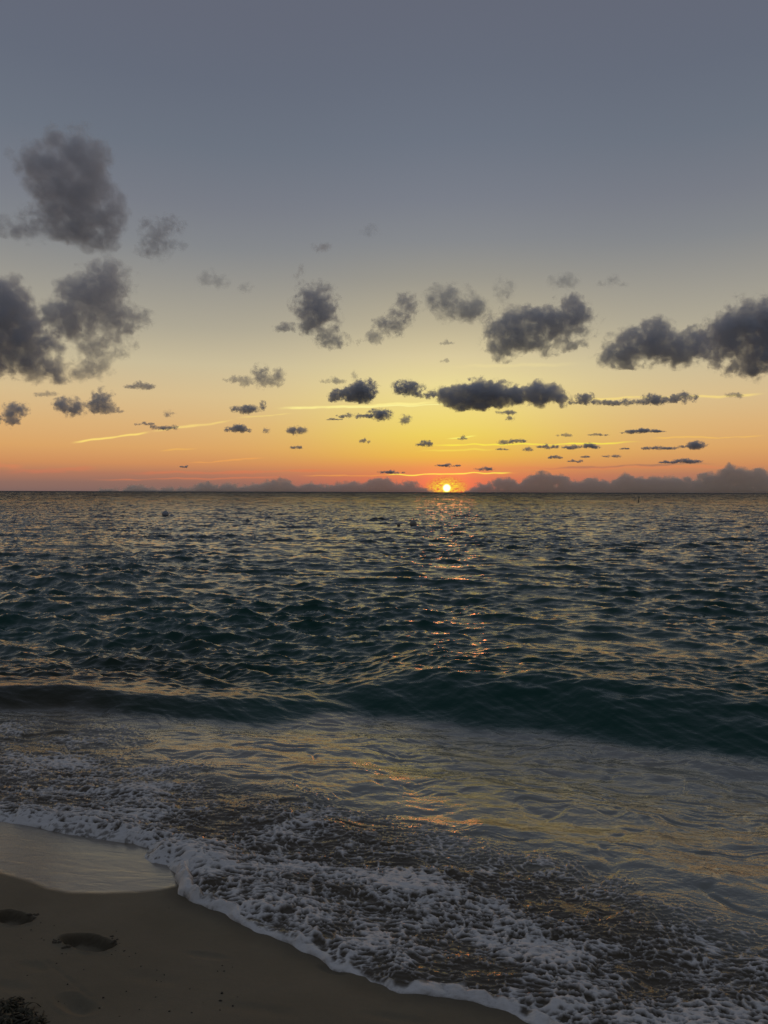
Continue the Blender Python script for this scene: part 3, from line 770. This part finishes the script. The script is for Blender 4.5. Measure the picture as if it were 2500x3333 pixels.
fac = T.mapr(T.math('MULTIPLY_ADD', T.math('SUBTRACT', fn, 0.5), 0.7, aF), 0.12, 0.85)
fac = T.math('MULTIPLY', fac, T.mapr(aF, 0.02, 0.15))
mx = T.node('ShaderNodeMixShader'); T.put(mx.inputs[0], fac); T.l.new(water.outputs[0], mx.inputs[1]); T.l.new(froth.outputs[0], mx.inputs[2])
T.l.new(mx.outputs[0], T.node('ShaderNodeOutputMaterial').inputs['Surface'])

me = mesh_np('sea_water', V, Q, wm)
attr(me, 'foam', fo); attr(me, 'shallow', sh); attr(me, 'silt', fz_)
sea = link(bpy.data.objects.new('sea_water', me)); tag(sea, kind='structure')

# ------------------------------------------------------------------ beach sand
def axis(lo, hi, step, out_lo, out_hi):
    core_ = list(np.arange(lo, hi, step)); s = step
    left, x = [], lo
    while x > out_lo: s *= 1.22; x -= s; left.append(x)
    s = step; right, x = [], core_[-1]
    while x < out_hi: s *= 1.22; x += s; right.append(x)
    return np.array(left[::-1] + core_ + right)
ax_ = axis(-2.9, 1.0, 0.0065, -150, 150); ay_ = axis(1.55, 4.4, 0.0065, -60, 90)
SX, SY = np.meshgrid(ax_, ay_); sx, sy = SX.ravel(), SY.ravel()
sz = sand_base(sx, sy)
mm = np.hypot(sx, sy) < 8
X_, Y_ = sx[mm], sy[mm]
dz = 0.010 * fbm(X_ * 1.1, Y_ * 1.4, 3, 201) + 0.0012 * fbm(X_ * 14, Y_ * 14, 3, 202)
wetline = [(-80, 1860), (0, 1888), (60, 1906), (100, 1922), (150, 1931), (220, 1934), (290, 1931), (345, 1925), (395, 1914), (460, 1900)]
wl = []
for p in wetline:
    x, y, _ = at(p[0], p[1], sand_base); wl.append((x, y))
wl = sorted(wl)
WLX = np.array([w[0] for w in wl]); WLY = np.array([w[1] for w in wl])
sdw = edge_dist(X_, Y_)
wl_y = np.interp(X_, WLX, WLY)
wet = sst(Y_ - wl_y + 0.02 * perlin(X_ * 3, Y_ * 3, 203), -0.02, 0.05) * sst(WLX[-1] - X_, 0.0, 0.05)
rimwet = 1 - sst(-sdw, 0.02, 0.10)
dz *= (1 - 0.75 * wet)
dry = 1 - wet
dz -= 0.16 * sst(sdw, 0.25, 1.2)
sz -= np.where(mm, 0.0, 0.16 * sst(coast(sx, sy)[1], 0.0, 1.0))
def dent(px, py, wpx, hpx, depth, rough, wall, seed, ang=0.0, ridge=0.0):
    """a foot-shaped hollow: centre and half size in the 1659-wide view"""
    global dz
    x, y, _ = at(px, py, sand_base)
    xr = at(px + wpx, py, sand_base)[0]; yb = at(px, py + hpx, sand_base)[1]
    rx = xr - x; ry = max(y - yb, 0.01)
    ca, sa = math.cos(ang), math.sin(ang)
    u = ((X_ - x) * ca + (Y_ - y) * sa) / rx; v = (-(X_ - x) * sa + (Y_ - y) * ca) / ry
    v = v + 0.25 * np.sin(u * 2.0)
    d = np.sqrt(u * u + v * v) + rough * fbm(X_ * 22, Y_ * 22, 3, seed)
    dz -= depth * (1 - sst(d, 1 - wall, 1.0)) * (0.72 + 0.28 * sst(np.abs(u + .1), 0.2, 0.8) + 0.25 * fbm(X_ * 16, Y_ * 16, 3, seed + 1))
    dz += ridge * np.exp(-((d - 1.06) / 0.10) ** 2) * (0.6 + fbm(X_ * 18, Y_ * 18, 3, seed + 2))
    return d
f1d = dent(190, 2034, 66, 17, 0.045, 0.20, 0.22, 210, -0.05, 0.006)
f2d = dent(28, 1981, 50, 14, 0.042, 0.20, 0.22, 220, 0.0, 0.005)
dent(448, 2063, 62, 9, 0.006, 0.05, 0.7, 230)
dent(715, 2095, 44, 10, 0.012, 0.05, 0.7, 240, -0.2)
dent(165, 2168, 62, 22, 0.020, 0.04, 0.8, 250, -0.2, 0.003)
dent(75, 2085, 50, 14, 0.008, 0.04, 0.9, 260)
dent(20, 2130, 80, 16, 0.006, 0.04, 0.9, 262)
dent(330, 2110, 90, 20, 0.006, 0.04, 0.95, 264)
dent(560, 2180, 120, 20, 0.006, 0.04, 0.95, 266)
dent(860, 2200, 100, 14, 0.006, 0.04, 0.95, 268)
# a thin drag mark
tr = [at(a, b, sand_base)[:2] for a, b in [(100, 2075), (130, 2098), (158, 2122), (188, 2146), (222, 2170)]]
dl = np.full(X_.shape, 9.0)
for p, q_ in zip(tr[:-1], tr[1:]):
    p = np.array(p); q_ = np.array(q_); e = q_ - p; t = np.clip(((X_ - p[0]) * e[0] + (Y_ - p[1]) * e[1]) / (e @ e), 0, 1)
    dl = np.minimum(dl, np.hypot(X_ - p[0] - t * e[0], Y_ - p[1] - t * e[1]))
dz -= 0.004 * np.exp(-(dl / 0.007) ** 2) * (0.6 + 0.6 * fbm(X_ * 30, Y_ * 30, 2, 270))
sz[mm] += dz
wetv = np.zeros_like(sx); wetv[mm] = np.clip(wet, 0, 1)
rimv = np.zeros_like(sx); rimv[mm] = np.clip(rimwet, 0, 1)
cr = np.zeros_like(sx); cr[mm] = np.maximum((1 - sst(f1d, .95, 1.15)) * sst(f1d, .55, .85), (1 - sst(f2d, .95, 1.15)) * sst(f2d, .55, .85))  # rims of the deep prints: dark wet crumbly sand plus painted rim shadow
nr2, nc2 = SX.shape
id2 = np.arange(nr2 * nc2).reshape(nr2, nc2)
Q2 = np.stack([id2[:-1, :-1].ravel(), id2[:-1, 1:].ravel(), id2[1:, 1:].ravel(), id2[1:, :-1].ravel()], 1)

sm = bpy.data.materials.new('beach_sand'); sm.use_nodes = True
T = NT(sm.node_tree); T.n.clear()
obj = T.node('ShaderNodeTexCoord').outputs['Object']
aW = T.node('ShaderNodeAttribute', attribute_name='wet').outputs['Fac']
aR = T.node('ShaderNodeAttribute', attribute_name='damp').outputs['Fac']
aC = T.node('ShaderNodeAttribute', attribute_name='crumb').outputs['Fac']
grain = T.noise(obj, 420.0, 3, 0.7)
blot = T.noise(obj, 2.6, 5, 0.6)
spk = T.noise(obj, 120.0, 2, 0.5)
c = T.mix(T.mapr(blot, 0.3, 0.7), (0.185, 0.160, 0.108, 1), (0.240, 0.208, 0.145, 1))
c = T.mix(T.mapr(grain, 0.35, 0.65, 0.0, 0.55), c, (0.16, 0.13, 0.09, 1))
c = T.mix(T.mapr(spk, 0.76, 0.80), c, (0.05, 0.04, 0.03, 1))
c = T.mix(T.math('MULTIPLY', aW, 0.6), c, (0.20, 0.16, 0.095, 1))
c = T.mix(T.math('MULTIPLY', aR, 0.35), c, (0.10, 0.08, 0.055, 1))
c = T.mix(T.math('MULTIPLY', aC, 0.55), c, (0.08, 0.065, 0.045, 1))  # wet crumbs and the hollow's shade, both put into the colour
sb = T.node('ShaderNodeBsdfPrincipled')
T.put(sb.inputs['Base Color'], c)
film = T.mapr(aW, 0.15, 0.85)
T.put(sb.inputs['Roughness'], T.mapr(film, 0, 1, 0.75, 0.35))
T.put(sb.inputs['Specular IOR Level'], T.mapr(film, 0, 1, 0.15, 0.5))
T.put(sb.inputs['Coat Weight'], film)
T.put(sb.inputs['Coat Roughness'], T.mapr(film, 0, 1, 0.30, 0.14))
sb.inputs['Coat IOR'].default_value = 1.5
rip = T.noise(T.vmath('MULTIPLY', obj, (3.0, 9.0, 1.0)), 1.6, 4, 0.6, 0.6)
b1_ = T.node('ShaderNodeBump'); b1_.inputs['Distance'].default_value = 1.0
T.put(b1_.inputs['Height'], T.math('ADD', T.math('MULTIPLY', grain, T.mapr(film, 0, 1, 0.0016, 0.0)),
      T.math('ADD', T.math('MULTIPLY', T.noise(obj, 45.0, 4, 0.6), T.mapr(film, 0, 1, 0.0022, 0.0)), T.math('MULTIPLY', rip, T.mapr(film, 0, 1, 0.0, 0.0022)))))
T.put(sb.inputs['Normal'], b1_.outputs[0])
b3 = T.node('ShaderNodeBump'); b3.inputs['Distance'].default_value = 1.0; T.put(b3.inputs['Height'], T.math('MULTIPLY', rip, 0.0022))
T.put(sb.inputs['Coat Normal'], b3.outputs[0])
T.l.new(sb.outputs[0], T.node('ShaderNodeOutputMaterial').inputs['Surface'])
me = mesh_np('beach_sand', np.stack([sx, sy, sz], 1), Q2, sm)
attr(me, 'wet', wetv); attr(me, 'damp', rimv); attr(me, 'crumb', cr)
beach = link(bpy.data.objects.new('beach_sand', me)); tag(beach, kind='structure')

def sand_z(x, y):
    i = min(max(np.searchsorted(ax_, x), 1), len(ax_) - 1); j = min(max(np.searchsorted(ay_, y), 1), len(ay_) - 1)
    return float(sz.reshape(nr2, nc2)[j, i])

# ------------------------------------------------------------------ things on the water
def simple_mat(name, col, rough=0.5, var=0.25, scale=12.0, bump=0.0):
    m = bpy.data.materials.new(name); m.use_nodes = True
    T = NT(m.node_tree); T.n.clear()
    o = T.node('ShaderNodeTexCoord').outputs['Object']
    n = T.noise(o, scale, 5, 0.65)
    b = T.node('ShaderNodeBsdfPrincipled'); b.inputs['Roughness'].default_value = rough
    T.put(b.inputs['Base Color'], T.mix(T.mapr(n, 0.35, 0.65), tuple(c * (1 - var) for c in col) + (1,), tuple(c for c in col) + (1,)))
    if bump:
        bn = T.node('ShaderNodeBump'); bn.inputs['Distance'].default_value = bump; T.put(bn.inputs['Height'], n); T.put(b.inputs['Normal'], bn.outputs[0])
    T.l.new(b.outputs[0], T.node('ShaderNodeOutputMaterial').inputs['Surface'])
    return m
M_BUOY = simple_mat('weathered_plastic', (0.34, 0.33, 0.30), 0.5, 0.3, 6.0)
M_BUOY2 = simple_mat('slate_plastic', (0.42, 0.44, 0.48), 0.5, 0.3, 6.0)
M_DARK = simple_mat('dark_rubber', (0.02, 0.02, 0.02), 0.6)
def lathe(prof, seg=28):
    V, Fq = [], []
    for r, z_ in prof:
        for k in range(seg):
            a = 2 * math.pi * k / seg; V.append((r * math.cos(a), r * math.sin(a), z_))
    n = len(prof)
    for i in range(n - 1):
        for k in range(seg): Fq.append((i * seg + k, i * seg + (k + 1) % seg, (i + 1) * seg + (k + 1) % seg, (i + 1) * seg + k))
    Fq.append(tuple(range(seg))[::-1]); Fq.append(tuple((n - 1) * seg + k for k in range(seg)))
    return V, Fq
def py_mesh(name, V, Fq, mat, parent=None, loc=(0, 0, 0), smooth=True):
    me = bpy.data.meshes.new(name); me.from_pydata(V, [], Fq); me.update()
    if smooth: me.polygons.foreach_set('use_smooth', [True] * len(me.polygons))
    me.materials.append(mat); o = link(bpy.data.objects.new(name, me), parent); o.location = loc
    return o
def torus(R0, r0, cz, n=20, m=8, ax='y'):
    V, Fq = [], []
    for i in range(n):
        a = 2 * math.pi * i / n
        for j in range(m):
            b = 2 * math.pi * j / m; q = R0 + r0 * math.cos(b)
            V.append((q * math.cos(a), r0 * math.sin(b), cz + q * math.sin(a)) if ax == 'y' else (q * math.cos(a), q * math.sin(a), cz + r0 * math.sin(b)))
    for i in range(n):
        for j in range(m): Fq.append((i * m + j, ((i + 1) % n) * m + j, ((i + 1) % n) * m + (j + 1) % m, i * m + (j + 1) % m))
    return V, Fq
def on_sea(px, py):
    d = ray(px, py); t = -CAM_H / d[2]; x, y = d[0] * t, d[1] * t
    zz = water_surface(np.array([x]), np.array([y]))[0]
    return x, y, float(zz[0])
def buoy(px, py, rad, label, mat, sink=0.25, tilt=0.1):
    x, y, zz = on_sea(px, py)
    root = bpy.data.objects.new('mooring_buoy', None); link(root); root.location = (x, y, zz); root.rotation_euler = (tilt, tilt * .6, 0.4)
    tag(root, label, 'buoy', 'mooring buoys afloat')
    n = 18; zc = rad * (1 - 2 * sink)
    prof = [(max(rad * math.sin(math.pi * k / n), 0.001), zc - rad * math.cos(math.pi * k / n)) for k in range(n + 1)]
    V, Fq = lathe(prof); py_mesh('float', V, Fq, mat, root)
    V, Fq = torus(rad * 1.003, rad * 0.035, zc, 32, 6, 'z'); py_mesh('seam', V, Fq, mat, root)
    V, Fq = torus(rad * 0.16, rad * 0.04, zc + rad * 1.12); py_mesh('mooring_ring', V, Fq, M_DARK, root)
    return root
buoy(892, 1139.5, 0.20, 'larger pale round buoy in the middle distance below the sun', M_BUOY, 0.14)
buoy(861.5, 1138.5, 0.10, 'small round buoy just left of the larger pale one', M_BUOY, 0.2, -0.1)
buoy(357, 1115.5, 0.27, 'dark blunt buoy far out on the left, the left one of its pair', M_BUOY2, 0.35, 0.2)
buoy(371, 1117, 0.25, 'dark blunt buoy far out on the left, the right one of its pair', M_BUOY2, 0.40, -0.2)
x, y, zz = on_sea(1379, 1086)
root = bpy.data.objects.new('marker_buoy', None); link(root); root.location = (x, y, zz); root.rotation_euler = (0.05, 0.10, 0)
tag(root, 'thin dark marker pole standing in the water far out on the right', 'buoy')
V, Fq = lathe([(0.05, -0.3), (0.17, -0.2), (0.20, 0.0), (0.16, 0.12), (0.05, 0.18)]); py_mesh('float', V, Fq, M_DARK, root)
V, Fq = lathe([(0.055, 0.10), (0.055, 0.80), (0.02, 0.82)]); py_mesh('pole', V, Fq, M_DARK, root)
V, Fq = lathe([(0.02, 0.80), (0.11, 0.84), (0.12, 0.98), (0.02, 1.04)]); py_mesh('top_mark', V, Fq, M_DARK, root)

# ------------------------------------------------------------------ things on the sand
M_WEED = simple_mat('seaweed', (0.060, 0.054, 0.024), 0.6, 0.7, 40.0, 0.01)
M_BIT = simple_mat('dark_debris', (0.03, 0.024, 0.017), 0.8, 0.5, 60.0)
def seaweed(px, py, wx, hy, nn, label, seed):
    rnd = random.Random(seed)
    x, y, _ = at(px, py, sand_base)
    rx = abs(at(px + wx, py, sand_base)[0] - x); ry = abs(at(px, py + hy, sand_base)[1] - y)
    root = bpy.data.objects.new('seaweed_clump', None); link(root); root.location = (x, y, sand_z(x, y))
    tag(root, label, 'seaweed', 'seaweed clumps on the sand')
    z0 = root.location.z
    V, Fq = [], []
    for k in range(nn):                                   # curled ribbon fronds
        a = rnd.uniform(0, 6.283); d = math.sqrt(rnd.random())
        p = np.array([rx * d * math.cos(a), ry * d * math.sin(a), 0.0]); p[2] = sand_z(x + p[0], y + p[1]) - z0 + rnd.uniform(0, 0.010) * (1 - d * .6)
        h = rnd.uniform(0, 6.283); w = rnd.uniform(0.002, 0.0055); curl = rnd.uniform(-1.2, 1.2); lift = rnd.uniform(-.1, .9)
        n = rnd.randint(4, 8); st = rnd.uniform(0.004, 0.009); b0 = len(V)
        for i in range(n):
            h += curl * 0.35; lift -= 0.28
            p = p + st * np.array([math.cos(h), math.sin(h), lift])
            p[2] = max(p[2], sand_z(x + p[0], y + p[1]) - z0 + 0.001)
            ww = w * math.sin(math.pi * (i + .6) / n) + 0.0006; s_ = np.array([-math.sin(h), math.cos(h), 0.5 * math.sin(i * 1.7 + k)])
            V.append(tuple(p - s_ * ww)); V.append(tuple(p + s_ * ww)); V.append(tuple(p + np.array([0, 0, 0.0012])))
        for i in range(n - 1):
            b = b0 + 3 * i
            Fq += [(b, b + 2, b + 5, b + 3), (b + 2, b + 1, b + 4, b + 5), (b + 1, b, b + 3, b + 4)]
    py_mesh('fronds', V, Fq, M_WEED, root)
    V, Fq = [], []
    v, f = ICO2
    for k in range(max(6, nn // 12)):                     # bladders and matted knots
        a = rnd.uniform(0, 6.283); d = math.sqrt(rnd.random()) * .9; s_ = rnd.uniform(0.004, 0.011)
        c = np.array([rx * d * math.cos(a), ry * d * math.sin(a), 0]); c[2] = sand_z(x + c[0], y + c[1]) - z0 + s_ * .5
        vv = v * (1 + 0.25 * np.sin(v[:, :1] * 5 + k) * np.cos(v[:, 1:2] * 6)) * s_ * np.array([rnd.uniform(.8, 1.6), rnd.uniform(.8, 1.3), .8]) + c
        b = len(V); V += [tuple(q) for q in vv]; Fq += [tuple(int(i) + b for i in t) for t in f]
    py_mesh('knots', V, Fq, M_WEED, root)
    return root
seaweed(10, 2178, 19, 7, 130, 'olive brown seaweed clump farthest up at the lower left edge of the sand', 1)
seaweed(10, 2206, 17, 6, 150, 'dark seaweed clump in the bottom left corner of the sand', 2)
seaweed(68, 2208, 14, 6, 120, 'small round dark seaweed clump right of the corner one', 3)
seaweed(48, 2190, 20, 2, 50, 'thin broken line of seaweed scraps between the clumps', 4)

random.seed(77)
def bit_mesh(seed):
    rnd = random.Random(seed); v, f = ICO2
    k = 1 + 0.35 * np.sin(v[:, 0] * 4 + seed) * np.cos(v[:, 1] * 5 + seed * 2) + 0.2 * np.sin(v[:, 2] * 9)
    vv = v * k[:, None] * np.array([rnd.uniform(1, 1.8), rnd.uniform(.7, 1.1), rnd.uniform(.5, .8)])
    me = bpy.data.meshes.new('debris_bit'); me.from_pydata([tuple(q) for q in vv], [], [tuple(int(i) for i in t) for t in f]); me.materials.append(M_BIT)
    return me
BITS = [bit_mesh(s) for s in range(5)]
SPOTS = [(88, 1992, 0.9), (117, 1999, 0.9), (67, 2007, 0.9), (46, 2025, 0.9), (90, 2025, 0.9), (95, 2029, 0.9), (116, 2028, 0.9), (268, 2053, 1.2), (250, 2052, 0.9), (279, 2065, 0.9), (241, 2060, 0.9), (293, 2058, 0.9), (134, 2059, 0.9), (143, 2059, 0.9), (304, 2086, 1.2), (181, 2093, 0.9), (339, 2093, 0.9), (355, 2102, 0.9), (338, 2113, 0.9), (348, 2115, 0.9), (480, 2084, 0.9), (470, 2095, 0.9), (484, 2095, 0.9), (502, 2087, 0.9), (122, 2080, 1.2), (59, 2106, 0.9), (146, 2125, 1.2), (171, 2136, 0.9), (273, 2139, 0.9), (410, 2133, 1.2), (336, 2151, 0.9), (479, 2143, 1.8), (476, 2159, 1.4), (503, 2169, 1.4), (513, 2151, 0.9), (7, 2157, 0.9), (51, 2160, 1.3), (69, 2156, 0.9), (76, 2156, 0.9), (126, 2160, 1.2), (138, 2161, 0.9), (223, 2153, 1.4), (215, 2176, 0.9), (301, 2179, 0.9), (366, 2183, 1.3), (414, 2186, 0.9), (475, 2180, 0.9), (258, 2194, 0.9), (251, 2010, 0.9), (365, 1962, 0.9)]
for i, (px, py, s_) in enumerate(SPOTS):
    x, y, _ = at(px, py, sand_base)
    o = link(bpy.data.objects.new('debris_bit', BITS[i % 5])); r_ = 0.0023 * s_
    o.location = (x, y, sand_z(x, y) + r_ * .3); o.scale = (r_, r_, r_); o.rotation_euler = (0, 0, random.uniform(0, 6.28))
    tag(o, 'tiny dark bit of debris lying on the smooth sand', 'debris', 'dark bits of debris on the sand')
# wet lumps of sand thrown up round the two deep footprints
M_LUMP = simple_mat('wet_sand_lump', (0.10, 0.082, 0.055), 0.8, 0.5, 200.0)
for k in range(34):
    px0, py0, w_, h_ = [(190, 2034, 66, 17), (28, 1981, 50, 14)][k % 2]
    a = random.choice([random.uniform(-0.9, 0.9), random.uniform(2.3, 4.0)]); d = random.uniform(.80, 1.12)
    x, y, _ = at(px0 + w_ * d * math.cos(a), py0 - h_ * d * math.sin(a), sand_base)
    o = link(bpy.data.objects.new('sand_lump', bpy.data.meshes.get('sand_lump') or BITS[k % 5].copy()))
    if o.data.name.startswith('debris'): o.data.name = 'sand_lump'; o.data.materials.clear(); o.data.materials.append(M_LUMP)
    r_ = random.uniform(0.0025, 0.0065); o.location = (x, y, sand_z(x, y) + r_ * .2); o.scale = (r_, r_, r_); o.rotation_euler = (0, 0, random.uniform(0, 6.28))
    tag(o, 'crumb of dark wet sand at the rim of a deep footprint', 'sand lump', 'sand crumbs round the footprints')
